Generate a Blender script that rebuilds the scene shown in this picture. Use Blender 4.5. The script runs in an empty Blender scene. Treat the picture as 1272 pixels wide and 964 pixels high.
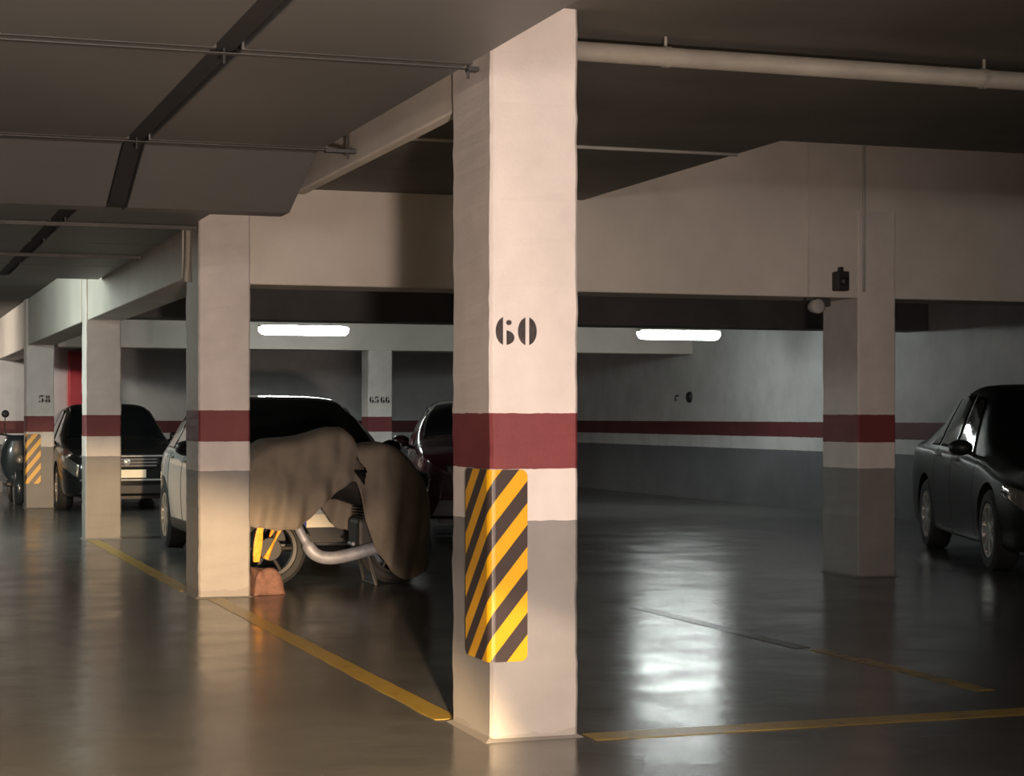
import bpy, bmesh, math, random
from mathutils import Vector, Matrix, noise
random.seed(7)
C = bpy.context.scene.collection
TH = math.atan(806/2350)
PI = math.pi

# ------------------------------------------------------------------ materials
def new_mat(name):
    m = bpy.data.materials.new(name); m.use_nodes = True
    nt = m.node_tree; b = nt.nodes['Principled BSDF']
    return m, nt, b
def link(nt, a, b): nt.links.new(a, b)
def noise_node(nt, scale, detail=4, coord='Object', rough=.6):
    tc = nt.nodes.new('ShaderNodeTexCoord'); n = nt.nodes.new('ShaderNodeTexNoise')
    n.inputs['Scale'].default_value = scale; n.inputs['Detail'].default_value = detail
    n.inputs['Roughness'].default_value = rough
    link(nt, tc.outputs[coord], n.inputs['Vector']); return n, tc
def ramp(nt, fac, stops):
    r = nt.nodes.new('ShaderNodeValToRGB'); e = r.color_ramp.elements
    while len(e) > 1: e.remove(e[-1])
    e[0].position = stops[0][0]; e[0].color = (*stops[0][1], 1)
    for p, c in stops[1:]:
        q = e.new(p); q.color = (*c, 1)
    link(nt, fac, r.inputs['Fac']); return r
def mathn(nt, op, a, b=None, c=None):
    n = nt.nodes.new('ShaderNodeMath'); n.operation = op
    for i, v in enumerate((a, b, c)):
        if v is None: continue
        if isinstance(v, (int, float)): n.inputs[i].default_value = v
        else: link(nt, v, n.inputs[i])
    return n.outputs[0]
def mixc(nt, fac, a, b):
    n = nt.nodes.new('ShaderNodeMix'); n.data_type = 'RGBA'
    if isinstance(fac, (int, float)): n.inputs[0].default_value = fac
    else: link(nt, fac, n.inputs[0])
    for i, v in ((6, a), (7, b)):
        if isinstance(v, tuple): n.inputs[i].default_value = (*v, 1)
        else: link(nt, v, n.inputs[i])
    return n.outputs[2]
def simple(name, col, rough=.5, metal=0, var=.12, scale=6, coat=0, bump=0, spec=.5):
    m, nt, b = new_mat(name)
    n, tc = noise_node(nt, scale)
    lo = tuple(c*(1-var) for c in col); hi = tuple(min(1, c*(1+var)) for c in col)
    r = ramp(nt, n.outputs['Fac'], [(.3, lo), (.7, hi)])
    link(nt, r.outputs[0], b.inputs['Base Color'])
    b.inputs['Roughness'].default_value = rough; b.inputs['Metallic'].default_value = metal
    b.inputs['Coat Weight'].default_value = coat; b.inputs['Coat Roughness'].default_value = .06
    b.inputs['Specular IOR Level'].default_value = spec
    if bump:
        bp = nt.nodes.new('ShaderNodeBump'); bp.inputs['Strength'].default_value = bump
        bp.inputs['Distance'].default_value = .01
        link(nt, n.outputs['Fac'], bp.inputs['Height']); link(nt, bp.outputs[0], b.inputs['Normal'])
    return m
def emit(name, col, s):
    m, nt, b = new_mat(name)
    b.inputs['Base Color'].default_value = (*col, 1)
    b.inputs['Emission Color'].default_value = (*col, 1); b.inputs['Emission Strength'].default_value = s
    return m

WHITE = (.68, .63, .59); GREY = (.245, .235, .225); RED = (.185, .035, .038)
def banded(name, grey_top, white_top, red_top, wobble=.012, white=WHITE, grey=GREY, red=RED, dirt=.18):
    """hand painted wall: grey dado, white stripe, dark red band, white above (object Z)"""
    m, nt, b = new_mat(name)
    n, tc = noise_node(nt, 14, 3)
    sep = nt.nodes.new('ShaderNodeSeparateXYZ'); link(nt, tc.outputs['Object'], sep.inputs[0])
    w = mathn(nt, 'MULTIPLY_ADD', n.outputs['Fac'], wobble, -wobble/2)
    z = mathn(nt, 'ADD', sep.outputs['Z'], w)
    f1 = mathn(nt, 'GREATER_THAN', z, grey_top)
    f2 = mathn(nt, 'GREATER_THAN', z, white_top)
    f3 = mathn(nt, 'GREATER_THAN', z, red_top)
    n2, _ = noise_node(nt, 2.2, 6)
    n3, _ = noise_node(nt, 60, 2)
    def v(c, k=dirt):
        return ramp(nt, n2.outputs['Fac'], [(.3, tuple(x*(1-k) for x in c)), (.62, c)]).outputs[0]
    c = mixc(nt, f1, v(grey), v(white)); c = mixc(nt, f2, c, v(red, .3)); c = mixc(nt, f3, c, v(white))
    # scuffs and soot close to the floor keep their own shape
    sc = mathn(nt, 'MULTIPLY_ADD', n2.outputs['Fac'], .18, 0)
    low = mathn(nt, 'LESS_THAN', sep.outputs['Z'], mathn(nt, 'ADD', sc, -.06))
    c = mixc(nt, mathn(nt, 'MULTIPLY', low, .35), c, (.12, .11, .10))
    link(nt, c, b.inputs['Base Color'])
    b.inputs['Roughness'].default_value = .62
    bp = nt.nodes.new('ShaderNodeBump'); bp.inputs['Strength'].default_value = .25; bp.inputs['Distance'].default_value = .006
    link(nt, n3.outputs['Fac'], bp.inputs['Height']); link(nt, bp.outputs[0], b.inputs['Normal'])
    return m

M = {}
M['column'] = banded('column_paint', .879, 1.088, 1.312, .012)
M['wall'] = banded('wall_paint', .82, 1.005, 1.22, .02, white=(.62, .62, .61), grey=(.15, .155, .165), red=(.13, .03, .033))
M['beam'] = simple('beam_paint', (.60, .56, .50), .7, var=.09, scale=1.6, bump=.15)
M['dark_beam'] = simple('dark_beam_concrete', (.13, .125, .12), .8, var=.15, scale=2, bump=.2)  # one darker colour, used on the middle cross beam
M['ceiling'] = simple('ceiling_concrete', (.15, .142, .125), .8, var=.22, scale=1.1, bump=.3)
M['duct'] = simple('duct_sheet_metal', (.14, .14, .137), .5, .2, var=.12, scale=.8, bump=.04)
M['duct_dark'] = simple('duct_seam_dark', (.07, .068, .065), .55, .3)
M['steel_dark'] = simple('dark_steel', (.05, .05, .05), .5, .6)
M['pipe'] = simple('painted_pipe', (.30, .28, .24), .6, var=.15, scale=5)
M['conduit'] = simple('grey_conduit', (.42, .41, .38), .5)
M['tube'] = emit('fluorescent_tube', (.93, 1, .97), 50)
M['lamp_white'] = simple('lamp_enamel', (.8, .8, .78), .35, var=.03)
M['black_ink'] = simple('stencil_ink', (.035, .028, .028), .7, var=.5, scale=25)
M['tyre'] = simple('tyre_rubber', (.018, .018, .018), .8)
M['rim'] = simple('alloy_rim', (.55, .52, .48), .3, .8, var=.05)
M['glass'] = simple('tinted_glass', (.008, .010, .011), .05, 0, var=.05, spec=.4)
M['lens'] = simple('headlamp_lens', (.30, .29, .27), .08, .5, var=.3, scale=20, coat=1)
M['chrome'] = simple('chrome', (.72, .72, .71), .25, .55, var=.03)
M['black_plastic'] = simple('black_plastic', (.02, .02, .021), .45)
M['plate'] = simple('number_plate', (.86, .80, .62), .35, var=.05)
M['plate_blue'] = simple('plate_blue', (.02, .05, .35), .4)
M['white_car'] = simple('white_car_paint', (.50, .52, .52), .22, 0, var=.03, coat=.8)
M['black_car'] = simple('black_car_paint', (.016, .018, .018), .22, 0, var=.05, coat=.7)
M['maroon_car'] = simple('maroon_car_paint', (.055, .010, .016), .22, 0, var=.05, coat=.8)
M['green_car'] = simple('dark_green_car_paint', (.012, .015, .013), .42, 0, var=.05, spec=.35)
M['cover'] = simple('cover_cloth', (.20, .170, .135), .85, 0, var=.16, scale=4, bump=.3, spec=.2)
M['amber'] = simple('amber_plastic', (.85, .36, .03), .25, 0, var=.25, scale=30, coat=.6)
M['silver'] = simple('dull_silver', (.26, .27, .32), .55, .3, var=.25, scale=12)
M['engine'] = simple('engine_metal', (.03, .028, .026), .55, .3)
M['brick'] = simple('reddish_cloth', (.15, .075, .055), .85, 0, var=.25, scale=25, bump=.4)
M['red'] = simple('red_enamel', (.62, .06, .075), .25, 0, var=.05, coat=.6)
M['leather'] = simple('black_vinyl', (.02, .02, .02), .5)
M['scooter'] = simple('dark_blue_paint', (.02, .03, .04), .3, coat=.6)
M['red_lens'] = simple('red_lens', (.35, .01, .01), .15, coat=1)

def floor_mat():
    m, nt, b = new_mat('polished_concrete')
    n, tc = noise_node(nt, .55, 8, rough=.62)
    r = ramp(nt, n.outputs['Fac'], [(.3, (.082, .083, .082)), (.5, (.115, .116, .114)), (.72, (.155, .155, .150))])
    n2, _ = noise_node(nt, 9, 5)
    c = mixc(nt, mathn(nt, 'MULTIPLY', n2.outputs['Fac'], .35), r.outputs[0], (.09, .087, .078))
    # old dark drip stain beside bay line
    def stain(cx, cy, ax, ay, ang, c0, col, k):
        mp = nt.nodes.new('ShaderNodeMapping'); mp.vector_type = 'TEXTURE'
        mp.inputs['Location'].default_value = (cx, cy, 0); mp.inputs['Rotation'].default_value = (0, 0, ang)
        mp.inputs['Scale'].default_value = (ax, ay, 1)
        link(nt, tc.outputs['Object'], mp.inputs['Vector'])
        ln = nt.nodes.new('ShaderNodeVectorMath'); ln.operation = 'LENGTH'; link(nt, mp.outputs[0], ln.inputs[0])
        d = mathn(nt, 'ADD', ln.outputs['Value'], mathn(nt, 'MULTIPLY_ADD', n2.outputs['Fac'], .9, -.45))
        sm = nt.nodes.new('ShaderNodeMapRange'); sm.inputs[1].default_value = .75; sm.inputs[2].default_value = 1.05
        sm.inputs[3].default_value = k; sm.inputs[4].default_value = 0; link(nt, d, sm.inputs[0])
        return mixc(nt, sm.outputs[0], c0, col)
    c = stain(3.85, 7.95, .22, .16, .2, c, (.014, .013, .016), .85)
    c = stain(4.05, 10.6, .5, .3, .4, c, (.03, .028, .025), .6)
    link(nt, c, b.inputs['Base Color'])
    rr = nt.nodes.new('ShaderNodeMapRange')
    n3, _ = noise_node(nt, 1.7, 6)
    rr.inputs[1].default_value = .3; rr.inputs[2].default_value = .7; rr.inputs[3].default_value = .15; rr.inputs[4].default_value = .27
    link(nt, n3.outputs['Fac'], rr.inputs[0]); link(nt, rr.outputs[0], b.inputs['Roughness'])
    b.inputs['Specular IOR Level'].default_value = .36
    n4, _ = noise_node(nt, 3.2, 3)
    bp = nt.nodes.new('ShaderNodeBump'); bp.inputs['Strength'].default_value = .22; bp.inputs['Distance'].default_value = .012
    link(nt, n4.outputs['Fac'], bp.inputs['Height']); link(nt, bp.outputs[0], b.inputs['Normal'])
    return m
M['floor'] = floor_mat()
def line_mat(name, wear):
    m, nt, b = new_mat(name)
    n, tc = noise_node(nt, 7, 7, rough=.7)
    r = ramp(nt, n.outputs['Fac'], [(wear-.08, (.085, .08, .065)), (wear+.06, (.40, .27, .045)), (.9, (.48, .34, .07))])
    link(nt, r.outputs[0], b.inputs['Base Color']); b.inputs['Roughness'].default_value = .3
    return m
M['line'] = line_mat('yellow_line_paint', .36)
M['line_worn'] = line_mat('worn_yellow_line_paint', .47)
def guard_mat():
    m, nt, b = new_mat('hazard_stripes')
    tc = nt.nodes.new('ShaderNodeTexCoord'); sep = nt.nodes.new('ShaderNodeSeparateXYZ')
    link(nt, tc.outputs['Object'], sep.inputs[0])
    u = mathn(nt, 'SUBTRACT', sep.outputs['X'], mathn(nt, 'MULTIPLY', sep.outputs['Y'], .78))
    v = mathn(nt, 'SUBTRACT', sep.outputs['Z'], mathn(nt, 'MULTIPLY', u, 1.22))
    fr = mathn(nt, 'FRACT', mathn(nt, 'DIVIDE', mathn(nt, 'ADD', v, 10.0+GPH), .176))
    f = mathn(nt, 'GREATER_THAN', fr, .5)
    c = mixc(nt, f, (.045, .032, .028), (.70, .36, .008))
    link(nt, c, b.inputs['Base Color']); b.inputs['Roughness'].default_value = .38
    return m
GPH = .157
M['guard'] = guard_mat()

# ------------------------------------------------------------------ helpers
def tag(o, label=None, cat=None, group=None, kind=None):
    if label: o['label'] = label
    if cat: o['category'] = cat
    if group: o['group'] = group
    if kind: o['kind'] = kind
    return o
def obj(name, bm, mat, parent=None, loc=None, smooth=False, rot=None, bevel=0):
    me = bpy.data.meshes.new(name)
    bmesh.ops.recalc_face_normals(bm, faces=bm.faces[:])
    bm.to_mesh(me); bm.free()
    if mat: me.materials.append(mat)
    if smooth:
        for p in me.polygons: p.use_smooth = True
    o = bpy.data.objects.new(name, me); C.objects.link(o)
    if parent: o.parent = parent
    if loc: o.location = loc
    if rot: o.rotation_euler = rot
    if bevel:
        b = o.modifiers.new('bevel', 'BEVEL'); b.width = bevel; b.segments = 3; b.limit_method = 'ANGLE'
    return o
def empty(name, loc, rz=0):
    o = bpy.data.objects.new(name, None); C.objects.link(o)
    o.location = loc; o.rotation_euler = (0, 0, rz); return o
def bx(bm, x0, x1, y0, y1, z0, z1):
    v = [bm.verts.new((x, y, z)) for x in (x0, x1) for y in (y0, y1) for z in (z0, z1)]
    for f in ((0, 1, 3, 2), (4, 6, 7, 5), (0, 4, 5, 1), (2, 3, 7, 6), (0, 2, 6, 4), (1, 5, 7, 3)):
        bm.faces.new([v[i] for i in f])
    return bm
def box(*a): return bx(bmesh.new(), *a)
def grid_faces(bm, rows, closed=False, cap=False):
    vs = [[bm.verts.new(p) for p in r] for r in rows]
    n = len(rows[0])
    for i in range(len(rows)-1):
        for j in range(n if closed else n-1):
            k = (j+1) % n
            bm.faces.new((vs[i][j], vs[i][k], vs[i+1][k], vs[i+1][j]))
    if cap:
        bm.faces.new(vs[0][::-1]); bm.faces.new(vs[-1])
    return bm
def tube(bm, pts, r, n=10, flat=1.0):
    pts = [Vector(p) for p in pts]; rows = []
    up = Vector((0, 0, 1))
    for i, p in enumerate(pts):
        d = (pts[min(i+1, len(pts)-1)]-pts[max(i-1, 0)]).normalized()
        a = d.cross(up if abs(d.z) < .95 else Vector((1, 0, 0))).normalized(); b = a.cross(d)
        rr = r[i] if isinstance(r, (list, tuple)) else r
        rows.append([p+a*rr*math.cos(t)+b*rr*flat*math.sin(t) for t in (2*PI*k/n for k in range(n))])
    return grid_faces(bm, rows, True, True)
def lathe(bm, prof, axis='x', c=(0, 0, 0), n=32, closed=False):
    """prof: list of (along axis, radius)"""
    rows = []
    for a, r in prof:
        row = []
        for k in range(n):
            t = 2*PI*k/n; u, v = r*math.cos(t), r*math.sin(t)
            p = {'x': (a, u, v), 'y': (u, a, v), 'z': (u, v, a)}[axis]
            row.append((p[0]+c[0], p[1]+c[1], p[2]+c[2]))
        rows.append(row)
    if closed: rows.append(rows[0])
    grid_faces(bm, rows, True, not closed)
    if closed: bmesh.ops.remove_doubles(bm, verts=bm.verts[:], dist=1e-5)
    return bm
def prism(bm, poly, y0, y1):
    """poly in x,z extruded along y"""
    a = [bm.verts.new((x, y0, z)) for x, z in poly]; b = [bm.verts.new((x, y1, z)) for x, z in poly]
    bm.faces.new(a[::-1]); bm.faces.new(b)
    for i in range(len(poly)):
        j = (i+1) % len(poly); bm.faces.new((a[i], a[j], b[j], b[i]))
    return bm
def smooth_path(pts, k=6):
    P = [Vector(p) for p in pts]; out = []
    for i in range(len(P)-1):
        p0, p1, p2, p3 = P[max(i-1, 0)], P[i], P[i+1], P[min(i+2, len(P)-1)]
        for j in range(k):
            t = j/k
            out.append(.5*((2*p1)+(p2-p0)*t+(2*p0-5*p1+4*p2-p3)*t*t+(3*p1-p0-3*p2+p3)*t**3))
    out.append(P[-1]); return out
def pchip(xs, ys):
    n = len(xs); h = [xs[i+1]-xs[i] for i in range(n-1)]; d = [(ys[i+1]-ys[i])/h[i] for i in range(n-1)]
    m = [d[0]]+[0 if d[i-1]*d[i] <= 0 else 2*d[i-1]*d[i]/(d[i-1]+d[i]) for i in range(1, n-1)]+[d[-1]]
    def f(x):
        if x <= xs[0]: return ys[0]
        if x >= xs[-1]: return ys[-1]
        i = max(k for k in range(n-1) if xs[k] <= x)
        t = (x-xs[i])/h[i]
        return ((1+2*t)*(1-t)**2*ys[i]+t*(1-t)**2*h[i]*m[i]+t*t*(3-2*t)*ys[i+1]+t*t*(t-1)*h[i]*m[i+1])
    return f

# ------------------------------------------------------------------ the garage shell
XL, XR, YF, YB, H = -6.0, 12.4, -8.0, 33.5, 2.95
def struct(name, bm, m): return tag(obj(name, bm, m), kind='structure')
struct('floor', box(XL-.3, XR+.3, YF-.3, YB+.3, -.2, 0), M['floor'])
cb = bmesh.new()
bx(cb, XL, 5.2, YF, YB, H, 3.95); bx(cb, 5.2, XR, YF, 10.2, H, 3.95); bx(cb, 5.2, XR, 13.7, YB, H, 3.95)
bx(cb, XL, XR, YF, YB, 3.9501, 4.1)
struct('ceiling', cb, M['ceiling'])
struct('wall_right', box(XR, XR+.25, YF, YB+.25, 0, 4.1), M['wall'])
struct('wall_left', box(XL-.25, XL, YF, YB+.25, 0, 4.1), M['wall'])
struct('wall_back', box(XL-.25, XR, YB, YB+.25, 0, 4.1), M['wall'])
struct('wall_front', box(XL-.25, XR, YF-.25, YF, 0, 4.1), M['wall'])

# beams
def beam(label, a, group='painted concrete beams under the slab'):
    o = obj('concrete_beam', box(*a), M['dark_beam' if 'dark' in label else 'beam'], bevel=.012); tag(o, label, 'beam', group); return o
beam('tall cream cross beam behind column 60, carried by the second pillar', (2.27, XR, 13.5, 13.98, 2.25, 3.95))
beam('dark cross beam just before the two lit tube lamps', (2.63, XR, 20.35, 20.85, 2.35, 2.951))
beam('grey cross beam lit by the tubes, carried by the distant pillar with 65 and 66', (2.6, XR, 27.35, 27.85, 2.28, 2.951))
beam('shallow beam stub running back from the head of column 60 beside the duct', (2.385, 2.455, 7.69, 10.9, 2.60, 2.951))
beam('pale beam over the pillar heads, second to third pillar from column 60', (2.23, 2.60, 14.02, 20.22, 2.31, 2.951))
beam('pale beam over the pillar heads, beyond the third pillar at left', (2.19, 2.56, 20.55, 27.34, 2.30, 2.951))
beam('pale beam end beyond the striped far-left pillar', (2.18, 2.54, 27.75, YB, 2.27, 2.951))

# columns -------------------------------------------------------------
def column(x0, y0, w, d, top, dz, label):
    bm = bmesh.new()
    nz = 60
    rows = []
    r = .012
    ring = [(r, 0), (w-r, 0), (w, r), (w, d-r), (w-r, d), (r, d), (0, d-r), (0, r)]
    # subdivide the ring so that the plaster can wobble a little
    for i in range(nz+1):
        z = top*i/nz; row = []
        for k, (x, y) in enumerate(ring):
            n = noise.noise_vector(Vector((x0*3+x*4, y0*3+y*4, z*5)))
            n2 = noise.noise_vector(Vector((x0+x*9, y0+y*9, z*23)))
            row.append((x+n.x*.004+n2.x*.004, y+n.y*.004+n2.y*.004, z-dz))
        rows.append(row)
    grid_faces(bm, rows, True, True)
    # plaster foot left on the floor
    fr = [(-.03, -.03), (w+.02, -.02), (w+.03, d+.02), (-.02, d+.03)]
    v0 = [bm.verts.new((x, y, -dz)) for x, y in fr]; v1 = [bm.verts.new((x*.8+w*.1, y*.8+d*.1, .022-dz)) for x, y in fr]
    for i in range(4):
        j = (i+1) % 4; bm.faces.new((v0[i], v0[j], v1[j], v1[i]))
    bm.faces.new(v1)
    o = obj('concrete_column', bm, M['column'], loc=(x0, y0, dz))
    tag(o, label, 'column', 'painted garage pillars with a red band'); return o
c60 = column(2.368, 7.17, .375, .515, 2.951, 0, 'nearest pillar, stencilled 60, with yellow and black corner guard')
c2 = column(2.262, 13.48, .372, .56, 2.951, .03, 'second pillar, in front of the white car and covered motorcycle')
c3 = column(2.205, 20.22, .37, .33, 2.951, .0, 'third pillar, hiding part of the black car, beside the red cabinet')
c4 = column(2.165, 27.35, .385, .40, 2.951, -.01, 'distant left pillar stencilled 58 with a small striped guard')
cR = column(7.57, 13.49, .345, .60, 2.951, .0, 'unnumbered pillar at right beside the dark parked car')
cB = column(7.12, 27.36, .37, .40, 2.951, -.02, 'far middle pillar stencilled 65 66 behind the white car roof')

# stencilled numerals ---------------------------------------------------
def lune(cx, cz, rx, rz, cut, side, n=22):
    """filled half ellipse whose flat edge stands cut away from the middle"""
    pts = []
    for k in range(n+1):
        t = -PI/2+PI*k/n
        x = rx*math.cos(t); z = rz*math.sin(t)
        if x < cut: x = cut
        pts.append((cx+side*x, cz+z))
    if side < 0: pts = pts[::-1]
    return pts
def disc(cx, cz, rx, rz, n=18): return [(cx+rx*math.cos(2*PI*k/n), cz+rz*math.sin(2*PI*k/n)) for k in range(n)]
def digit(ch, x, z, w, h):
    """list of polygons in a w x h cell whose lower left is x, z"""
    cx, cz = x+w/2, z+h/2; P = []
    if ch == '0':
        P = [lune(cx, cz, w*.5, h*.5, w*.12, -1), lune(cx, cz, w*.5, h*.5, w*.12, 1)]
    elif ch == '6':
        P = [lune(cx, cz, w*.5, h*.5, w*.13, -1), lune(cx-.01*w, z+h*.26, w*.5, h*.26, w*.10, 1), disc(cx+w*.2, z+h*.80, w*.14, h*.09)]
    elif ch == '5':
        P = [[(x+w*.12, z+h*.55), (x+w*.27, z+h*.55), (x+w*.27, z+h), (x+w*.12, z+h)],
             [(x+w*.33, z+h*.80), (x+w*.9, z+h*.80), (x+w*.95, z+h), (x+w*.33, z+h)],
             lune(cx, z+h*.30, w*.48, h*.30, w*.08, 1), disc(x+w*.22, z+h*.16, w*.16, h*.10)]
    elif ch == '8':
        P = [lune(cx, z+h*.76, w*.38, h*.24, w*.08, s) for s in (-1, 1)]+[lune(cx, z+h*.26, w*.48, h*.26, w*.09, s) for s in (-1, 1)]
    return P
def number(col, text, x, z, w, h, gap, parent_label):
    for i, ch in enumerate(text):
        if ch == ' ': x += gap*1.6; continue
        bm = bmesh.new()
        for poly in digit(ch, x, z, w, h): prism(bm, poly, -.0075, .004)
        o = obj('stencilled_numeral', bm, M['black_ink'], col); o['label'] = parent_label % ch
        x += w+gap
number(c60, '60', .022, 1.585, .078, .112, .016, 'black stencilled numeral %s')
number(c4, '58', .17, 1.50, .075, .105, .015, 'small black stencilled numeral %s')
number(cB, '65 66', .02, 1.515, .066, .10, .010, 'small black stencilled numeral %s')

def guard(col, dz, wf, wl, z0, z1):
    """corner guard wrapping the near left edge: front leg wf, left leg wl, rounded nose"""
    t = .012; r = .03
    out = [(-t, wl)]+[(-t+r-r*math.cos(a), -t+r-r*math.sin(a)) for a in [PI/2*k/6 for k in range(7)]]+[(wf, -t)]
    inn = [(wf, -.0035), (-.0035, -.0035), (-.0035, wl)]
    poly = out+inn
    bm = bmesh.new()
    a = [bm.verts.new((x, y, z0)) for x, y in poly]; b = [bm.verts.new((x, y, z1)) for x, y in poly]
    bm.faces.new(a[::-1]); bm.faces.new(b)
    for i in range(len(poly)):
        j = (i+1) % len(poly); bm.faces.new((a[i], a[j], b[j], b[i]))
    ve = [e for e in bm.edges if abs(e.verts[0].co.z-e.verts[1].co.z) < 1e-6 and False]
    # round the free outer corners
    es = []
    for e in bm.edges:
        p, q = e.verts[0].co, e.verts[1].co
        if abs(p.z-q.z) < 1e-6 and ((abs(p.x-wf) < 1e-6 and abs(q.x-wf) < 1e-6) or (abs(p.y-wl) < 1e-6 and abs(q.y-wl) < 1e-6)): es.append(e)
    bmesh.ops.bevel(bm, geom=es, offset=.028, segments=5, affect='EDGES', profile=.5)
    o = obj('corner_guard', bm, M['guard'], col)
    o['label'] = 'yellow and black striped guard on the pillar corner'
    return o
guard(c60, 0, .153, .29, .318, 1.086)
guard(c4, 0, .20, .02, .36, 1.06)

# painted floor lines -----------------------------------------------------
def strip(label, x0, x1, y0, y1, m, n=60):
    bm = bmesh.new(); rows = []
    along_y = (y1-y0) > (x1-x0)
    for i in range(n+1):
        t = i/n
        e0 = noise.noise(Vector((t*22, 1.3, x0)))*.008; e1 = noise.noise(Vector((t*22, 7.7, y0)))*.008
        if along_y: rows.append([(x0+e0, y0+(y1-y0)*t, .0012), (x1+e1, y0+(y1-y0)*t, .0012)])
        else: rows.append([(x0+(x1-x0)*t, y0+e0, .0012), (x0+(x1-x0)*t, y1+e1, .0012)])
    grid_faces(bm, rows)
    r = bmesh.ops.extrude_face_region(bm, geom=bm.faces[:])
    bmesh.ops.translate(bm, verts=[v for v in r['geom'] if isinstance(v, bmesh.types.BMVert)], vec=(0, 0, .0012))
    o = obj('painted_floor_line', bm, m); tag(o, label, 'floor marking', 'yellow bay lines'); return o
strip('long yellow line from the foot of column 60 back to the second pillar', 2.31, 2.43, 7.76, 13.42, M['line'])
strip('yellow line between the second and third pillars at left', 2.22, 2.34, 14.1, 20.15, M['line'])
strip('yellow line running right from the foot of column 60', 2.78, 8.5, 7.06, 7.23, M['line'])
strip('short worn yellow line on the dark floor at right', 4.97, 5.08, 7.75, 9.4, M['line_worn'])
strip('faint worn line beside the tube lamp reflection on the floor', 4.92, 5.03, 9.5, 11.9, line_mat('very_worn_yellow_line_paint', .66))

# ventilation ducts ----------------------------------------------------------
def duct(label, x0, x1):
    prof = [(-6, 2.65), (9.5, 2.65), (10.15, 2.407), (10.35, 2.407), (11.0, 2.65), (19.0, 2.65)]
    bm = bmesh.new()
    rows = [[(x0, y, z), (x1, y, z), (x1, y, z+.27), (x0, y, z+.27)] for y, z in prof]
    grid_faces(bm, rows, True, True)
    o = obj('ventilation_duct', bm, M['duct'], bevel=.008); tag(o, label, 'duct', 'sheet metal ducts over the lane')
    for y in (2.9, 4.95, 6.9, 9.30, 11.2, 13.36, 15.0, 17.3):
        f = bmesh.new(); bx(f, x0-.008, x1+.008, y, y+.035, 2.6485, 2.92)
        obj('joint_flange', f, M['duct_dark'], o)
    return o
near_duct = duct('wide grey sheet metal duct along the pillars, nearest to column 60', 1.325, 2.20)
duct('wide grey sheet metal duct at far left, beyond the dark gap', .25, 1.215)
def gap_strip():  # black filler strip: shade of the unlit duct gap put into colour
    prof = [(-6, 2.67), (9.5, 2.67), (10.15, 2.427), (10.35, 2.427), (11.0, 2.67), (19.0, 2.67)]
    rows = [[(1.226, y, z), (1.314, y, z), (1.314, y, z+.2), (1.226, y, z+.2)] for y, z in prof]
    o = obj('gap_shade', grid_faces(bmesh.new(), rows, True, True), simple('black_gap_shade', (.012, .012, .013), .9), near_duct)
    o['label'] = 'black strip standing in for the shade in the gap between the ducts'
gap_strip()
def hanger(y, x1, label):
    e = empty('duct_hanger', (0, y, 2.61))
    tag(e, label, 'hanger', 'trapeze hangers under the ducts')
    b = bmesh.new()
    if y < 13: bx(b, .15, x1, -.02, .02, .0365, .0392)
    else: bx(b, .15, x1, -.02, .02, .012, .018); bx(b, .15, x1, -.02, -.014, .018, .038)
    obj('angle_bar', b, M['duct_dark'], e)
    if y < 13: obj('bar_end', box(2.215, x1+.01, -.022, .022, .028, .045), M['steel_dark'], e)
    for x in (x1-.03, 1.27, .2):
        if x < 2.2 or y < 13: 
            obj('threaded_rod', tube(bmesh.new(), [(x, 0, .0), (x, 0, .34)], .006, 8), M['steel_dark'], e)
    return e
hanger(7.0, 2.25, 'thin steel bar under the ducts close to column 60')
hanger(9.38, 2.365, 'thin steel bar whose end sticks out past the duct beside the shallow beam')
hanger(13.45, 2.24, 'dark steel bar under the ducts beside the second pillar head')
hanger(16.1, 2.215, 'farthest dark steel bar under the ducts')

# pipe and conduits on the right ceiling
e = obj('ceiling_pipe', tube(bmesh.new(), [(2.76, 7.55, 2.86), (XR-.01, 7.62, 2.86)], .042, 16), M['pipe'], smooth=True)
tag(e, 'thick cream pipe crossing the dark ceiling to the right of column 60', 'pipe')
for x in (3.3, 4.9, 6.5, 8.1, 9.7, 11.3):
    b = bmesh.new(); lathe(b, [(-.015, .047), (.015, .047)], 'x', (x, 7.553+.007*(x-2.76), 2.86), 16); bx(b, x-.006, x+.006, 7.56, 7.57, 2.90, 2.951)
    obj('pipe_clamp', b, M['pipe'], e)
e = obj('thin_conduit', tube(bmesh.new(), [(2.74, 10.77, 2.941), (5.19, 10.77, 2.941)], .012, 8), M['conduit'], smooth=True)
tag(e, 'thin straight conduit crossing the dark slab behind column 60', 'conduit')
e = obj('thin_conduit', tube(bmesh.new(), [(7.62, 13.485, 2.3), (7.62, 13.485, 3.9)], .013, 8), M['conduit'], smooth=True)
tag(e, 'vertical conduit on the tall beam above the right pillar', 'conduit')
e = obj('thin_conduit', tube(bmesh.new(), [(7.12, 13.49, 2.26), (7.12, 13.49, 3.9)], .008, 8), M['beam'], smooth=True)
tag(e, 'faint painted conduit on the tall beam, left of the alarm box', 'conduit')
e = obj('thin_conduit', tube(bmesh.new(), smooth_path([(2.235, 13.85, 2.28), (2.238, 13.85, 2.36), (2.245, 13.85, 2.5), (2.245, 13.85, 2.94)], 5), .022, 10), M['pipe'], smooth=True)
tag(e, 'short cream pipe on the left side of the second pillar head', 'pipe')

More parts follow.
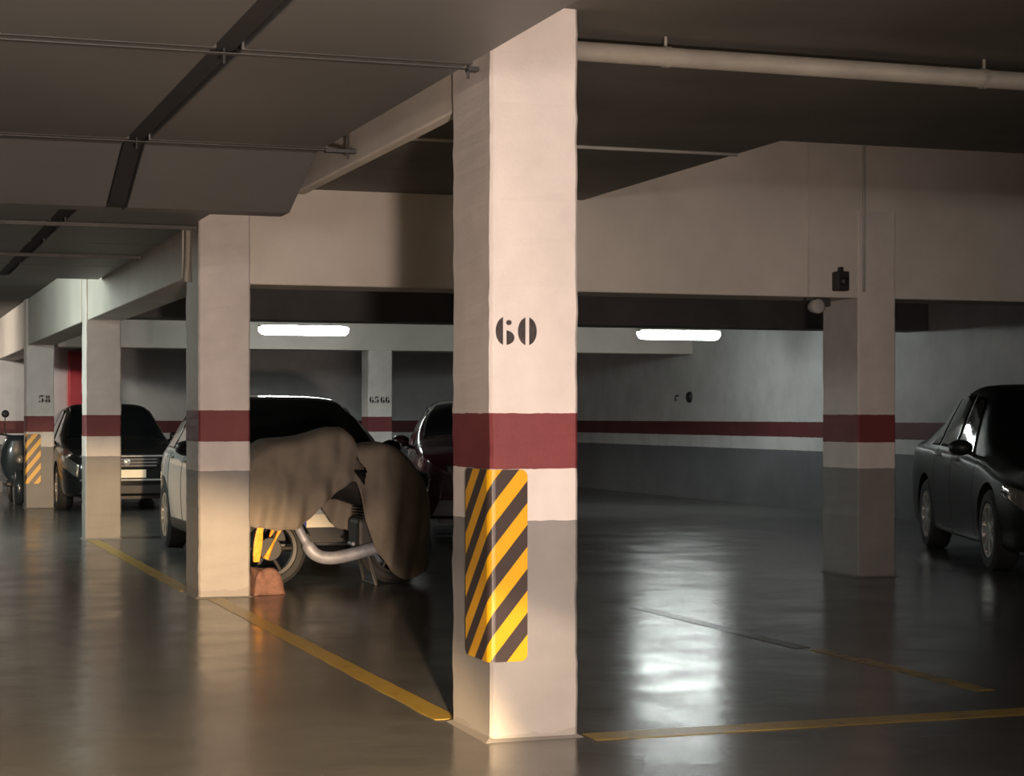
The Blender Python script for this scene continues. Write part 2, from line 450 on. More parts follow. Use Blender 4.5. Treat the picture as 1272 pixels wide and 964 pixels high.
# alarm box and small lamp head on the right pillar
e = obj('alarm_box', box(7.335, 7.445, 13.40, 13.499, 2.30, 2.455), M['steel_dark'], bevel=.012)
tag(e, 'small dark box at the lower edge of the tall beam by the right pillar', 'alarm box')
obj('sounder', lathe(bmesh.new(), [(-.02, .03), (0, .036), (.012, .036)], 'y', (7.39, 13.385, 2.375), 20), M['black_plastic'], e, smooth=True)
obj('cable_gland', box(7.375, 7.405, 13.43, 13.47, 2.455, 2.49), M['black_plastic'], e)
e = empty('spot_lamp', (7.15, 13.6, 2.25)); tag(e, 'little grey lamp head on a bracket under the tall beam', 'lamp')
obj('bracket', tube(bmesh.new(), smooth_path([(0, 0, 0), (0, -.03, -.06), (.03, -.10, -.07)], 4), .012, 8), M['steel_dark'], e)
obj('lamp_head', lathe(bmesh.new(), [(-.16, .045), (-.15, .06), (-.06, .05), (-.02, .025)], 'y', (.03, -.02, -.075), 18), M['conduit'], e, smooth=True)
obj('junction_box', box(.08, .19, -.08, -.0, -.07, -.002), M['duct_dark'], e, bevel=.006)

# wall fixtures on the right wall
e = obj('wall_button', lathe(bmesh.new(), [(-.045, .05), (-.04, .075), (-.015, .09), (-.001, .09)], 'x', (XR, 27.45, 1.60), 24), M['black_plastic'], smooth=True)
tag(e, 'round black fitting on the pale right wall', 'wall fitting')
obj('push_cap', lathe(bmesh.new(), [(-.06, .03), (-.045, .035)], 'x', (XR, 27.45, 1.60), 16), M['steel_dark'], e, smooth=True)
e = obj('wall_hook', tube(bmesh.new(), smooth_path([(XR-.001, 27.9, 1.63), (XR-.05, 27.9, 1.62), (XR-.06, 27.9, 1.57), (XR-.04, 27.9, 1.55)], 4), .012, 8), M['steel_dark'])
tag(e, 'tiny dark hook on the right wall left of the round fitting', 'hook')

# red cabinet
e = obj('fire_cabinet', box(3.33, 3.93, 33.24, 33.50, 1.22, 2.42), M['red'], bevel=.01)
tag(e, 'tall red metal cabinet on the back wall beside the third pillar', 'cabinet')
obj('cabinet_door', box(3.36, 3.90, 33.215, 33.239, 1.26, 2.38), M['red'], e, bevel=.006)
obj('handle', box(3.83, 3.86, 33.19, 33.215, 1.72, 1.86), M['chrome'], e)

# fluorescent lamps -----------------------------------------------------------
def lamp(x0, y, z, label, ln=1.22, strong=True):
    e = empty('fluorescent_lamp', (x0, y, z)); tag(e, label, 'lamp', 'hanging fluorescent lamps')
    obj('housing', box(0, ln, -.06, .06, .045, .085), M['lamp_white'], e, bevel=.006)
    rows = [[(xx, w_*math.cos(a)*k, .045-.10*k*math.sin(a)) for a in [PI*q/14 for q in range(15)]] for xx, k, w_ in ((.0, .55, .075), (.03, .9, .075), (.08, 1, .075), (ln-.08, 1, .075), (ln-.03, .9, .075), (ln, .55, .075))]
    obj('diffuser', grid_faces(bmesh.new(), rows, True, True), M['tube'], e, smooth=True)
    for xx in (.25, ln-.25): obj('hanging_rod', tube(bmesh.new(), [(xx, 0, .08), (xx, 0, H-z+.002)], .006, 8), M['conduit'], e)
    return e
lamp(10.0, 23.86, 2.405, 'lit tube lamp right of column 60, mirrored on the floor')
lamp(4.98, 24.9, 2.44, 'lit tube lamp above the white car, left of column 60')

# ------------------------------------------------------------------ cars
def boolean_cut(o, cutter):
    m = o.modifiers.new('cut', 'BOOLEAN'); m.operation = 'DIFFERENCE'; m.object = cutter; m.solver = 'EXACT'
    bpy.context.view_layer.update()
    dg = bpy.context.evaluated_depsgraph_get()
    me = bpy.data.meshes.new_from_object(o.evaluated_get(dg))
    o.modifiers.clear(); old = o.data; o.data = me; me.name = old.name
    bpy.data.objects.remove(cutter); return o

def wheel(parent, x, y, R, w, side, steer=0):
    """side -1: outer face towards -x"""
    hw = w/2; ri = R*.66
    prof = [(-hw*.8, ri), (-hw, ri+.02), (-hw, R-.03), (-hw*.75, R), (hw*.75, R), (hw, R-.03), (hw, ri+.02), (hw*.8, ri)]
    t = obj('wheel', lathe(bmesh.new(), prof, 'x', n=40, closed=True), M['tyre'], parent, (x, y, R), smooth=False, rot=(0, 0, steer))
    b = bmesh.new()
    lathe(b, [(side*hw*.95, ri*1.02), (side*hw*.95, ri*.93), (side*hw*.3, ri*.88), (-side*hw*.5, ri*.9)], 'x', n=40)
    bmesh.ops.delete(b, geom=[f for f in b.faces if len(f.verts) > 8], context='FACES')
    lathe(b, [(side*hw*.9, .055), (side*hw*.82, .075), (side*hw*.3, .08)], 'x', n=20)
    for k in range(7):
        a = 2*PI*k/7
        u = Vector((0, math.cos(a), math.sin(a))); v = Vector((0, -math.sin(a), math.cos(a)))
        xo, xi = side*hw*.86, side*hw*.45
        q = []
        for rr, wd in ((.05, .028), (ri*.97, .040)):
            for xx in (xo if rr < .1 else side*hw*.95, xi):
                for s in (-1, 1): q.append(b.verts.new(Vector((xx, 0, 0))+u*rr+v*s*wd))
        for f in ((0, 1, 5, 4), (2, 6, 7, 3), (0, 4, 6, 2), (1, 3, 7, 5), (0, 2, 3, 1), (4, 5, 7, 6)): b.faces.new([q[i] for i in f])
    obj('rim', b, M['rim'], t)
    obj('brake_disc', lathe(bmesh.new(), [(-side*.01, ri*.7), (side*.005, ri*.7)], 'x', n=28), M['engine'], t)
    return t

def car(name, label, loc, rz, L, W, P, paint, wheel_y, R=.325, cat='car', extras=None):
    """nose at y=0 facing -y, tail at y=L. P: profile tables."""
    root = empty(name, loc, rz); tag(root, label, cat, 'cars parked beyond the pillars')
    zt = pchip(*P['top']); zbelt = pchip(*P['belt']); wr = pchip(*P['roofw'])
    hwid = pchip([0, .03, .12, .35, .8, L-.8, L-.3, L-.1, L-.02, L], [.60, .72, .84, .945, 1, 1, .95, .86, .74, .66])
    zbot = pchip([0, .1, .5, L-.5, L-.1, L], [.26, .21, .19, .19, .24, .32])
    NR = 10; SUB = 6
    def ringpts(y):
        w = W/2*hwid(y); b = zbelt(y); t = max(zt(y), b+.012); r = min(wr(y)*W/2, w*.93); z0 = zbot(y)
        hgt = t-b
        return [(0, z0), (w*.86, z0), (w*.955, z0+.04), (w*.985, z0+.18), (w, b*.70), (w*.975, b-.05), (w*.94, b),
                (r+(w*.94-r)*.10+.0, b+hgt*.86), (r*.84, t-min(.02, hgt*.1)), (r*.5, t-min(.004, hgt*.04)), (0, t)]
    def ring(y):
        pts = ringpts(y); n = len(pts); idx = list(range(n))
        fx = pchip(idx, [p[0] for p in pts]); fz = pchip(idx, [p[1] for p in pts])
        return fx, fz
    def surf(y, s):
        fx, fz = ring(y); return Vector((fx(s), y, fz(s)))
    ys = [0, .01, .03, .06, .1, .15]+[.2+i*(L-.4)/84 for i in range(85)]+[L-.15, L-.1, L-.06, L-.03, L-.01, L]
    ss = [i/SUB for i in range(NR*SUB+1)]
    bm = bmesh.new(); rows = []
    for y in ys:
        fx, fz = ring(y); half = [(fx(s), y, fz(s)) for s in ss]
        rows.append(half+[(-x, yy, z) for x, yy, z in half[-2:0:-1]])
    grid_faces(bm, rows, True, True)
    body = obj('body', bm, M[paint], root, smooth=True)
    # wheel arches
    cb_ = bmesh.new()
    for wy in wheel_y:
        for s in (-1, 1): lathe(cb_, [(s*(W/2-.30), R+.055), (s*(W/2+.2), R+.055)], 'x', (0, wy, R+.01), 36)
    bmesh.ops.recalc_face_normals(cb_, faces=cb_.faces[:])
    cut = obj('cutter', cb_, None, root)
    boolean_cut(body, cut)
    for p in body.data.polygons: p.use_smooth = True
    try:
        body.data.set_sharp_from_angle(angle=.6)
    except Exception: pass
    ab = bmesh.new()
    for wy in wheel_y: bx(ab, -W/2+.12, W/2-.12, wy-R-.03, wy+R+.03, .24, R*2.0)
    # patches lifted from the body surface
    def patch(nm, mat, y0, y1, s0, s1, sides=(-1, 1), off=.006, parent=root, ny=16, ns=12, shape=None, th=.008, label_=None):
        out = []
        for sd in sides:
            b = bmesh.new(); rows2 = []
            for i in range(ny+1):
                row = []
                for j in range(ns+1):
                    a, c_ = i/ny, j/ns
                    yy = y0+(y1-y0)*a; s = s0+(s1-s0)*c_
                    if shape: yy, s = shape(a, c_)
                    e_ = .01
                    p = surf(yy, s); dy = surf(min(yy+e_, L), s)-surf(max(yy-e_, 0), s); ds = surf(yy, min(s+.05, NR))-surf(yy, max(s-.05, 0))
                    nrm = dy.cross(ds)
                    nrm = nrm.normalized() if nrm.length > 1e-9 else Vector((1, 0, 0))
                    if nrm.dot(Vector((p.x, 0, p.z-.7))) < 0: nrm = -nrm
                    p = p+nrm*off
                    row.append((sd*p.x, p.y, p.z))
                rows2.append(row)
            grid_faces(b, rows2)
            o = obj(nm, b, M[mat], parent, smooth=True)
            if label_: o['label'] = label_
            m = o.modifiers.new('thickness', 'SOLIDIFY'); m.thickness = th; m.offset = 0
            out.append(o)
        return out
    G = P['glass']
    # windshield across the car
    def across(nm, y0, y1, s0=7.35, off=.007):
        b = bmesh.new(); rows2 = []
        for i in range(21):
            yy = y0+(y1-y0)*i/20; half = []
            for j in range(13):
                s = s0+(NR-s0)*j/12; p = surf(yy, s)
                dy = surf(yy+.01, s)-surf(yy-.01, s); ds = surf(yy, min(s+.05, NR))-surf(yy, s-.05)
                n_ = dy.cross(ds).normalized()
                if n_.z < 0: n_ = -n_
                p = p+n_*off; half.append((p.x, p.y, p.z))
            half[-1] = (0, half[-1][1], half[-1][2])
            rows2.append(half+[(-x, y_, z) for x, y_, z in half[-2::-1]])
        grid_faces(b, rows2); o = obj(nm, b, M['glass'], root, smooth=True)
        m = o.modifiers.new('thickness', 'SOLIDIFY'); m.thickness = .006; m.offset = 0
        return o
    across('windshield', G['ws'][0], G['ws'][1]); across('rear_window', G['rw'][0], G['rw'][1])
    for (a0, a1, b0, b1) in G['side']:
        # a0,a1 along the bottom, b0,b1 along the top
        patch('side_window', 'glass', 0, 0, 0, 0, shape=lambda a, c_, A=(a0, a1, b0, b1): ((A[0]+(A[2]-A[0])*c_)*(1-a)+(A[1]+(A[3]-A[1])*c_)*a, 6.12+(6.93-6.12)*c_), off=.006)
    # door seams
    for yy in G['seams']:
        patch('door_gap', 'black_plastic', yy, yy+.008, 2.3, 6.0, off=.001, ny=1, ns=18, th=.003)
    for yy in G['handles']:
        for s in (-1, 1):
            p = surf(yy, 5.1); h = obj('door_handle', tube(bmesh.new(), smooth_path([(s*(p.x-.005), yy-.09, p.z), (s*(p.x+.035), yy-.06, p.z), (s*(p.x+.035), yy+.06, p.z), (s*(p.x-.005), yy+.09, p.z)], 4), .011, 8), M[P.get('handle', paint)], root, smooth=True)
    # mirrors
    for s in (-1, 1):
        my = G['mirror']; p = surf(my, 6.1)
        b = bmesh.new()
        rows3 = []
        for i in range(9):
            t = i/8; k = math.sin(PI*(.08+.84*t))**.5
            rows3.append([(s*(p.x+.035+.19*t), my-.03+.075*k*math.cos(a)+.03*t, p.z+.085+.07*k*math.sin(a)) for a in (2*PI*q/16 for q in range(16))])
        grid_faces(b, rows3, True, True)
        mo = obj('side_mirror', b, M[P.get('mirror_mat', paint)], root, smooth=True)
        obj('mirror_stem', tube(bmesh.new(), [(s*(p.x-.02), my, p.z), (s*(p.x+.07), my-.01, p.z+.05)], .018, 8), M['black_plastic'], mo)
        obj('mirror_glass', box(min(s*(p.x+.055), s*(p.x+.2)), max(s*(p.x+.055), s*(p.x+.2)), my+.035, my+.05, p.z+.04, p.z+.13), M['glass'], mo, bevel=.004)
    # wheels
    for wy in wheel_y:
        for s in (-1, 1): wheel(root, s*(W/2-.115), wy, R, .21, s)
    obj('underbody', box(-W/2+.33, W/2-.33, .25, L-.25, .16, .5), M['black_plastic'], root)
    # nose
    F = P['nose']
    g = bmesh.new(); gz0, gz1, gw = F['grille']
    prism(g, [(-gw*.86, gz0), (gw*.86, gz0), (gw, gz1), (-gw, gz1)], -.012, .05)
    gr = obj('grille', g, M['black_plastic'], root, bevel=.008)
    for k in range(F.get('bars', 4)):
        z = gz0+(gz1-gz0)*(k+.5)/F.get('bars', 4)
        obj('grille_bar', tube(bmesh.new(), [(-gw*.88, -.016, z), (gw*.88, -.016, z)], .006, 8), M[F.get('bar_mat', 'black_plastic')], gr)
    obj('emblem', lathe(bmesh.new(), [(-.028, .045), (-.014, .05)], 'y', (0, 0, (gz0+gz1)/2+.01), 24), M['chrome'], gr, smooth=True)
    lz0, lz1, lw = F['intake']
    it = bmesh.new(); prism(it, [(-lw, lz0), (lw, lz0), (lw*.86, lz1), (-lw*.86, lz1)], -.010, .05)
    obj('lower_intake', it, M['black_plastic'], root, bevel=.008)
    pl = obj('number_plate', box(-.26, .26, -.024, -.012, F['plate'], F['plate']+.11), M['plate'], root, bevel=.003)
    obj('plate_band', box(-.257, -.222, -.026, -.024, F['plate']+.004, F['plate']+.106), M['plate_blue'], pl)
    hy0, hy1, hs0, hs1 = F['lamp']
    lm = patch('headlamp', 'lens', 0, 0, 0, 0, shape=lambda a, c_: (hy0+(hy1-hy0)*a*(1-.15*c_), hs0+(hs1-hs0)*c_*(1-.45*a)+.35*a*(hs1-hs0)), off=.008)
    if F.get('chrome_z'):
        for z in F['chrome_z']:
            w_ = F.get('chrome_w', W*.36)
            obj('chrome_strip', tube(bmesh.new(), smooth_path([(-w_, .03, z), (-w_*.8, -.02, z), (0, -.026, z), (w_*.8, -.02, z), (w_, .03, z)], 5), .014, 8), M['chrome'], root, smooth=True)
    # tail
    patch('tail_lamp', 'red_lens', L-.10, L-.015, 4.5, 5.5, off=.006)
    if extras: extras(root, surf, patch, L, W)
    return root

HATCH = lambda L, H_, hood=.93, belt=.93, cowl=1.02, rf=.62, rear=.95: dict(
    top=([0, .04, .15, .55, 1.05, 1.30, 1.75, 2.15, 2.8, L-.75, L-.30, L-.12, L], [.66, .72, .79, .88, cowl-.03, cowl+.06, H_-.14, H_-.03, H_, H_-.05, H_-.30, rear, .80]),
    belt=([0, .04, .2, .8, 1.3, 2.5, L-.5, L-.15, L], [.60, .65, .73, .82, .90, belt, belt+.04, .90, .70]),
    roofw=([0, 1.1, 1.35, 1.9, 2.5, L-.8, L-.2, L], [.80, .82, .80, .66, .655, .64, .68, .72]))
p = HATCH(4.25, 1.50); 
p.update(glass=dict(ws=(1.24, 2.75), rw=(3.62, 4.08), side=[(1.62, 2.36, 2.02, 2.36), (2.43, 3.12, 2.43, 3.02), (3.18, 3.62, 3.08, 3.35)], seams=(1.42, 2.40, 3.18), handles=(2.25, 3.05), mirror=1.62),
         nose=dict(grille=(.56, .66, .50), intake=(.24, .42, .62), plate=.375, lamp=(.045, .55, 4.25, 5.4), bars=3, bar_mat='chrome'), mirror_mat='black_plastic')
def white_extra(root, surf, patch, L, W):
    patch('sill_cladding', 'black_plastic', 1.25, 3.1, 1.9, 2.75, off=.004, ny=24)
car('parked_car', 'white hatchback with black windscreen behind the covered motorcycle', (3.70, 15.42, 0), 0, 4.25, 1.76, p, 'white_car', (.86, 3.50), R=.325, extras=white_extra)

q = dict(top=([0, .04, .2, .8, 1.25, 1.5, 2.0, 2.4, 3.0, 3.6, 4.05, 4.35, 4.5], [.66, .72, .80, .90, .97, 1.06, 1.42, 1.485, 1.475, 1.34, 1.08, 1.00, .86]),
         belt=([0, .05, .2, .8, 1.4, 2.6, 3.9, 4.35, 4.5], [.60, .66, .74, .84, .90, .93, .94, .90, .74]),
         roofw=([0, 1.2, 1.5, 2.0, 2.6, 3.4, 4.1, 4.5], [.80, .82, .78, .66, .64, .63, .72, .72]),
         glass=dict(ws=(1.38, 2.16), rw=(3.30, 3.95), side=[(1.80, 2.44, 2.16, 2.44), (2.50, 3.18, 2.50, 3.06)], seams=(1.5, 2.47, 3.25), handles=(2.34, 3.1), mirror=1.72),
         nose=dict(grille=(.60, .735, .46), intake=(.24, .36, .64), plate=.46, lamp=(.04, .5, 4.1, 5.5), bars=3, bar_mat='chrome', chrome_z=(.755, .43), chrome_w=.62))
car('parked_car', 'black saloon facing forward between the second and third pillars', (3.40, 26.1, 0), 0, 4.5, 1.74, q, 'black_car', (.85, 3.5), R=.31)

r_ = HATCH(4.2, 1.60, belt=.98, cowl=1.08, rear=1.1)
r_.update(top=([0, .04, .15, .5, .95, 1.2, 1.7, 2.05, 2.7, 3.6, 3.95, 4.1, 4.2], [.74, .82, .90, .98, 1.04, 1.12, 1.40, 1.47, 1.50, 1.48, 1.36, 1.0, .8]),
          glass=dict(ws=(1.12, 1.9), rw=(3.7, 4.05), side=[(1.5, 2.30, 1.9, 2.30), (2.37, 3.1, 2.37, 3.02), (3.16, 3.7, 3.08, 3.6)], seams=(1.3, 2.33, 3.12), handles=(2.2, 3.0), mirror=1.5),
          nose=dict(grille=(.62, .78, .45), intake=(.24, .42, .6), plate=.46, lamp=(.04, .5, 4.3, 5.6), bars=4))
car('parked_car', 'dark maroon tall car seen only left of column 60', (6.25, 19.0, 0), -.27, 4.2, 1.70, r_, 'maroon_car', (.85, 3.4), R=.32)

s_ = HATCH(4.85, 1.60, belt=.97, cowl=1.02)
s_.update(top=([0, .04, .2, .7, 1.1, 1.35, 1.85, 2.2, 2.7, 3.2, 3.75, 4.15, 4.6, 4.77, 4.85], [.70, .78, .88, .96, 1.02, 1.12, 1.50, 1.58, 1.60, 1.55, 1.28, 1.10, 1.07, 1.0, .86]),
          roofw=([0, 1.1, 1.35, 1.9, 2.5, 3.3, 4.1, 4.85], [.80, .82, .80, .68, .66, .64, .74, .72]),
          glass=dict(ws=(1.3, 2.0), rw=(3.35, 3.95), side=[(1.65, 2.38, 2.0, 2.38), (2.45, 3.15, 2.45, 3.05), (3.22, 3.55, 3.12, 3.25)], seams=(1.45, 2.42, 3.2), handles=(2.25, 3.05), mirror=1.6),
          nose=dict(grille=(.58, .74, .46), intake=(.24, .42, .62), plate=.44, lamp=(.04, .5, 4.2, 5.4), bars=3, bar_mat='chrome'), handle='chrome', mirror_mat='green_car')
car('parked_car', 'dark greenish car at the right edge beside the unnumbered pillar', (9.47, 12.62, 0), -.36, 4.85, 1.80, s_, 'green_car', (.9, 3.65), R=.34)

# ------------------------------------------------------------------ covered motorcycle (length along x)
mc = empty('motorcycle', (2.9, 14.25, 0))
tag(mc, 'motorcycle standing across the bay, its wheels showing under the cover', 'motorcycle')
def spoked_wheel(x, R):
    t = obj('wheel', lathe(bmesh.new(), [(-.05, R-.07), (-.055, R-.03), (-.03, R), (.03, R), (.055, R-.03), (.05, R-.07)], 'y', n=40, closed=True), M['tyre'], mc, (x, 0, R))
    b = bmesh.new(); lathe(b, [(-.04, R-.075), (-.035, R-.10), (.035, R-.10), (.04, R-.075)], 'y', n=36, closed=True); lathe(b, [(-.07, .045), (.07, .045)], 'y', n=18)
    for k in range(6):
        a = 2*PI*k/6; tube(b, [(.04*math.cos(a), 0, .04*math.sin(a)), ((R-.09)*math.cos(a), 0, (R-.09)*math.sin(a))], .014, 8)
    obj('rim', b, M['engine'], t)
    obj('brake_disc', lathe(bmesh.new(), [(-.085, .085), (-.08, .09), (-.076, .09)], 'y', n=28), M['engine'], t)
spoked_wheel(.02, .29); spoked_wheel(1.02, .29)
fk = bmesh.new()
for y in (-.11, .11): tube(fk, [(-.02, y, .22), (.10, y, .46), (.17, y, .86)], [.024, .020, .018], 10)
obj('front_fork', fk, M['amber'], mc)['label'] = 'gold coloured front fork'
fd = bmesh.new(); rows = []
for k in range(13):
    a = math.radians(20+k*11)
    rows.append([(.02+.335*math.cos(a), y, .29+.335*math.sin(a)-abs(y)*.25) for y in (-.08, -.05, 0, .05, .08)])
grid_faces(fd, rows); o = obj('front_fender', fd, M['engine'], mc, smooth=True); o.modifiers.new('thickness', 'SOLIDIFY').thickness = .006
b = bmesh.new(); rows = [[(-.12+.05*t*t-.02*t+w_, -.15, .20+.26*t) for w_ in (0, .045+.02*math.sin(PI*t))] for t in (0, .2, .4, .6, .8, 1)]; grid_faces(b, rows)
bmesh.ops.translate(b, verts=[v for v in bmesh.ops.extrude_face_region(b, geom=b.faces[:])['geom'] if isinstance(v, bmesh.types.BMVert)], vec=(0, .04, 0)); obj('brake_caliper', b, M['amber'], mc, bevel=.004)['label'] = 'gold brake caliper'
bd = bmesh.new()
rows = []
for x, w, z0, z1 in ((.22, .08, .66, .88), (.36, .17, .66, .93), (.55, .19, .66, .96), (.72, .15, .60, .88), (.95, .15, .62, .86), (1.15, .13, .68, .88), (1.28, .05, .74, .86)):
    rows.append([(x, w*math.cos(a), (z0+z1)/2+(z1-z0)/2*math.sin(a)) for a in (2*PI*k/20 for k in range(20))])
grid_faces(bd, rows, True, True); obj('tank_and_seat', bd, M['engine'], mc, smooth=True)
en = bmesh.new(); bx(en, .68, .98, -.15, .15, .27, .52); obj('engine', en, M['engine'], mc, bevel=.04)
for k in range(5): obj('cooling_fin', box(.72, .94, -.17, .17, .50+k*.022, .508+k*.022), M['engine'], mc)
sw = bmesh.new(); tube(sw, [(.72, -.12, .33), (1.02, -.12, .29)], .025, 10); tube(sw, [(.72, .12, .33), (1.02, .12, .29)], .025, 10); obj('swing_arm', sw, M['silver'], mc)
obj('exhaust_pipe', tube(bmesh.new(), smooth_path([(.20, -.17, .50), (.25, -.20, .38), (.33, -.23, .26), (.45, -.24, .225), (.62, -.24, .25), (.80, -.235, .29), (1.05, -.23, .33)], 7), [.034]*10+[.05]*30+[.062]*3, 14), M['silver'], mc, smooth=True)['label'] = 'dull silver exhaust sweeping below the cover'
hb = bmesh.new(); tube(hb, smooth_path([(.24, -.34, .98), (.16, -.24, 1.0), (.15, 0, .95), (.16, .24, 1.0), (.24, .34, .98)], 5), .014, 8); obj('handlebar', hb, M['steel_dark'], mc)
obj('foot_peg', tube(bmesh.new(), [(.62, -.14, .33), (.62, -.27, .33)], .014, 8), M['silver'], mc)
obj('centre_stand', tube(bmesh.new(), smooth_path([(.75, -.13, .30), (.82, -.19, .012), (.82, .19, .012), (.75, .13, .30)], 1), .014, 8), M['steel_dark'], mc)
b = bmesh.new(); lathe(b, [(-.02, .035), (-.008, .045), (0, .045)], 'y', (.10, -.15, .52), 20); obj('reflector', b, M['amber'], mc, smooth=True)

# the cover: one cloth draped over the whole machine
def cover():
    # x, top z, hem z (near side), hem z (far side), half width at handle level
    T = [(2.665, .96, .50, .45, .36), (2.77, 1.08, .47, .45, .40), (2.86, 1.125, .46, .60, .42), (3.05, 1.145, .47, .66, .40),
         (3.20, 1.175, .585, .68, .36), (3.33, 1.205, .70, .66, .33), (3.46, 1.215, .79, .50, .31), (3.53, 1.17, .815, .42, .30), (3.585, 1.09, .62, .40, .30), (3.66, 1.10, .36, .38, .32),
         (3.76, 1.105, .17, .30, .34), (3.86, 1.08, .075, .25, .34), (3.97, 1.00, .06, .2, .32), (4.07, .88, .10, .2, .27), (4.14, .74, .2, .25, .2), (4.175, .60, .36, .38, .08)]
    xs = [t[0] for t in T]; F = [pchip(xs, [t[i] for t in T]) for i in range(1, 5)]
    bm = bmesh.new(); rows = []
    NX, NS = 150, 64
    for i in range(NX+1):
        x = xs[0]+(xs[-1]-xs[0])*i/NX
        top, h0, h1, w = (f(x) for f in F); row = []
        for j in range(NS+1):
            t = j/NS            # 0 near hem, 1 far hem
            if t < .42:
                k = t/.42; z = h0+(top-.10-h0)*k; y = -w*(1.0-.18*k**2.2)
                fall = 1-k
            elif t > .58:
                k = (1-t)/.42; z = h1+(top-.10-h1)*k; y = w*(1.0-.18*k**2.2); fall = 1-k
            else:
                a = (t-.42)/.16*PI; y = -w*.82*math.cos(a); z = top-.10+.10*math.sin(a); fall = 0
            fold = math.sin(x*23+z*5+1.3*math.sin(z*7))*.5+math.sin(x*41-z*9)*.3
            n = noise.noise_vector(Vector((x*4, y*3, z*2.2)))
            n2 = noise.noise_vector(Vector((x*13, y*8, z*5)))
            s = 1 if y > 0 else -1
            amp = .012+.035*fall
            row.append((x+n.x*.012*fall, y+s*(fold*amp)+n.y*.03+n2.y*.012, z+n.z*.014+n2.z*.006+(n2.x*.02 if j in (0, NS) else 0)))
        rows.append(row)
    grid_faces(bm, rows)
    # slit between front and rear drape, near side
    kill = [f for f in bm.faces if (lambda c: c.y < 0 and abs(c.x-(3.575+(.86-c.z)*.18)) < .05*(1-abs(c.z-.88)/.11) and abs(c.z-.88) < .11)(f.calc_center_median())]
    bmesh.ops.delete(bm, geom=kill, context='FACES')
    o = obj('motorcycle_cover', bm, M['cover'], loc=(0, 14.22, 0), smooth=True)
    m = o.modifiers.new('thickness', 'SOLIDIFY'); m.thickness = .004; m.offset = 0
    tag(o, 'brown cloth cover draped over the motorcycle in front of the white car', 'cover')
    hem = bmesh.new(); tube(hem, [Vector(r[0])+Vector((0, -.002, 0)) for r in rows], .006, 6)
    obj('hem', hem, M['cover'], o)
cover()
# reddish lump by the front wheel
bm = bmesh.new(); bmesh.ops.create_cube(bm, size=1)
bmesh.ops.subdivide_edges(bm, edges=bm.edges[:], cuts=5, use_grid_fill=True)
for v in bm.verts:
    n = noise.noise_vector(v.co*2.3+Vector((3, 1, 0)))
    k = 1-.35*(v.co.z+.5)
    v.co = Vector((v.co.x*.24*k, v.co.y*.20*k, (v.co.z+.5)*.185))+n*.022*(.3+v.co.z+.5)
    v.co.z = max(0, v.co.z)
tag(obj('cloth_bundle', bm, M['brick'], loc=(2.775, 13.66, .001), smooth=True, rot=(0, 0, .2)), 'reddish bundle on the floor between second pillar and front wheel', 'bundle')

# ------------------------------------------------------------------ scooter at the far left
sc = empty('scooter', (2.147, 28.5, 0)); tag(sc, 'dark scooter with raised mirrors left of the striped far pillar, cut by the picture edge', 'scooter')
for y, nm in ((.0, 'f'), (1.25, 'r')):
    t = obj('wheel', lathe(bmesh.new(), [(-.05, .15), (-.055, .2), (-.03, .235), (.03, .235), (.055, .2), (.05, .15)], 'x', n=32, closed=True), M['tyre'], sc, (0, y, .235))
    b = bmesh.new(); lathe(b, [(-.045, .05), (-.04, .155), (.04, .155), (.045, .05)], 'x', n=24); obj('rim', b, M['rim'], t)
sh = bmesh.new(); rows = []
for z, w, y in ((.30, .10, .02), (.45, .20, .10), (.62, .25, .17), (.80, .24, .20), (.93, .19, .20), (1.02, .15, .22)):
    rows.append([(w*math.cos(a), y-.10*math.sin(a)*(1 if math.sin(a) > 0 else .5), z) for a in (2*PI*k/20 for k in range(20))])
grid_faces(sh, rows, True, True); obj('leg_shield', sh, M['scooter'], sc, smooth=True)
fl_ = bmesh.new(); bx(fl_, -.17, .17, .22, .75, .26, .34); obj('floorboard', fl_, M['black_plastic'], sc, bevel=.03)
rb = bmesh.new(); rows = []
for y, w, z0, z1 in ((.68, .14, .32, .70), (.9, .19, .33, .76), (1.3, .18, .42, .78), (1.6, .08, .60, .80)):
    rows.append([(w*math.cos(a), y, (z0+z1)/2+(z1-z0)/2*math.sin(a)) for a in (2*PI*k/20 for k in range(20))])
grid_faces(rb, rows, True, True); obj('rear_body', rb, M['scooter'], sc, smooth=True)
st = bmesh.new(); rows = []
for y, w in ((.66, .10), (.85, .16), (1.2, .15), (1.5, .08)):
    rows.append([(w*math.cos(a), y, .78+.05*math.sin(a)) for a in (2*PI*k/16 for k in range(16))])
grid_faces(st, rows, True, True); obj('seat', st, M['leather'], sc, smooth=True)
obj('handlebar', tube(bmesh.new(), smooth_path([(-.33, .33, 1.04), (-.2, .24, 1.03), (0, .22, 1.0), (.2, .24, 1.03), (.33, .33, 1.04)], 5), .014, 8), M['black_plastic'], sc)
obj('headlamp', lathe(bmesh.new(), [(-.0, .03), (.02, .07), (.06, .075)], 'y', (.03, .06, .66), 20), M['lens'], sc, smooth=True)
obj('front_fender', lathe(bmesh.new(), [(-.07, .22), (-.05, .262), (.05, .262), (.07, .22)], 'x', (0, 0, .25), 30), M['scooter'], sc, smooth=True)
obj('fork', tube(bmesh.new(), [(0.07, 0, .235), (.05, .08, .45)], .02, 8), M['steel_dark'], sc)
for s in (-1, 1):
    mr = obj('mirror', lathe(bmesh.new(), [(-.02, .03), (-.012, .052), (.0, .056), (.004, .05)], 'y', (s*.17, .22, 1.335), 20), M['black_plastic'], sc, smooth=True)
    mr.scale = (1, 1, 1)
    obj('mirror_stem', tube(bmesh.new(), smooth_path([(s*.16, .24, 1.03), (s*.18, .24, 1.15), (s*.17, .22, 1.30)], 4), .007, 8), M['steel_dark'], mr)

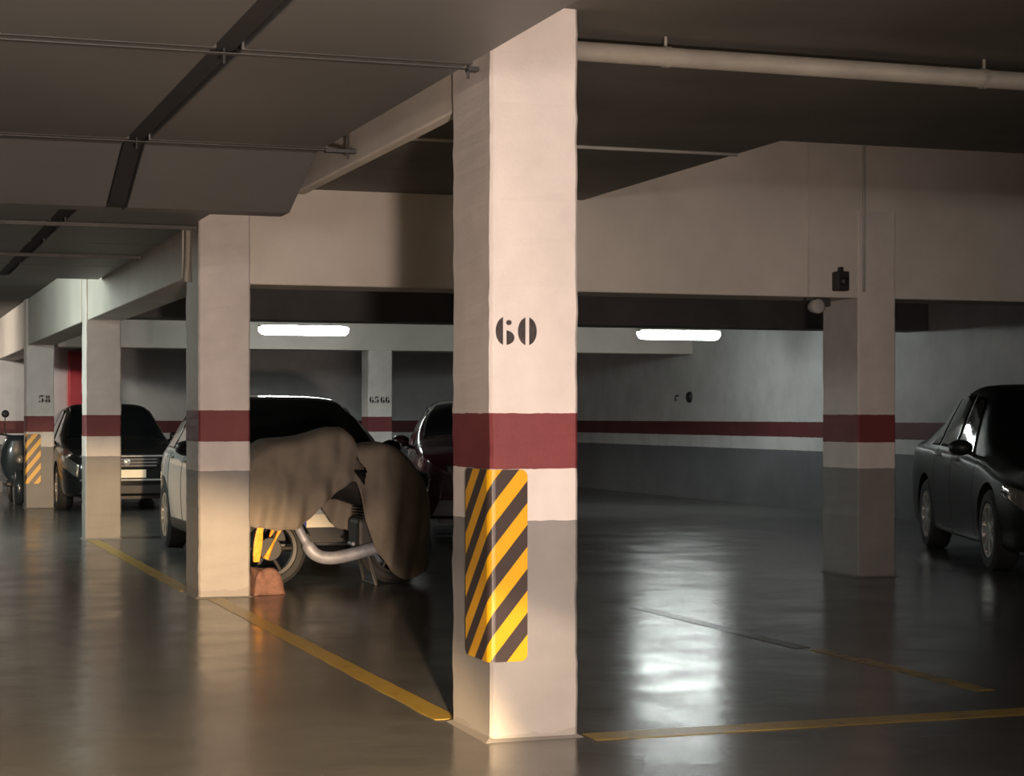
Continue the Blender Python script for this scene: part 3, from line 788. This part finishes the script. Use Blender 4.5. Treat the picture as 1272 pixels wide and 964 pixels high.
# ------------------------------------------------------------------ lights
def area(name, loc, target, size, sy, power, col):
    l = bpy.data.lights.new(name, 'AREA'); l.shape = 'RECTANGLE'; l.size = size; l.size_y = sy
    l.energy = power; l.color = col
    o = bpy.data.objects.new(name, l); C.objects.link(o); o.location = loc
    o.rotation_euler = (Vector(target)-Vector(loc)).to_track_quat('-Z', 'Y').to_euler(); return o
def spot(name, loc, target, angle, blend, power, col, r=.06):
    l = bpy.data.lights.new(name, 'SPOT'); l.spot_size = math.radians(angle); l.spot_blend = blend
    l.energy = power; l.color = col; l.shadow_soft_size = r
    o = bpy.data.objects.new(name, l); C.objects.link(o); o.location = loc
    o.rotation_euler = (Vector(target)-Vector(loc)).to_track_quat('-Z', 'Y').to_euler(); return o
WARM = (1, .74, .54)
area('unseen_lane_light', (.1, -3.4, 2.5), (2.4, 8, .6), 1.2, .8, 400, (1, .86, .78))  # unseen fill added behind the camera to lift pillars and floor
spot('main_headlamp', (.68, .3, .80), (1.0, 15, 1.45), 72, 1, 2100, (1, .79, .68), .10)
spot('car_headlamp', (.75, .6, .66), (1.3, 14, -8.2), 70, .05, 1900, (1, .74, .52))
spot('car_headlamp', (-.50, .75, .66), (.2, 14, -8.2), 70, .05, 1200, (1, .74, .52))
spot('car_headlamp', (.75, .6, .67), (1.75, 14, -1.80), 24, .3, 14000, (1, .66, .34))
area('unseen_lane_light', (-1.4, 20, 2.8), (1.5, 21, 1.0), 1.2, .3, 170, (.88, 1, .92))
area('unseen_lane_light', (-.9, 30.2, 2.85), (2.2, 33.5, 1.4), 1.2, .3, 160, (1, .86, .74))  # unseen light added to brighten the red cabinet and back wall

w = bpy.data.worlds.new('garage_air'); bpy.context.scene.world = w; w.use_nodes = True
w.node_tree.nodes['Background'].inputs[0].default_value = (.5, .5, .5, 1)
w.node_tree.nodes['Background'].inputs[1].default_value = .02

cam = bpy.data.cameras.new('camera'); co = bpy.data.objects.new('camera', cam); C.objects.link(co)
co.location = (0, 0, 1.3); co.rotation_euler = (PI/2, 0, -TH)
cam.sensor_width = 36; cam.lens = 2350/1272*36; cam.shift_y = (517-482)/1272; cam.clip_end = 200
sc_ = bpy.context.scene; sc_.camera = co
vs = sc_.view_settings; vs.view_transform = 'Standard'; vs.look = 'None'; vs.exposure = 0; vs.gamma = 1; vs.use_curve_mapping = False
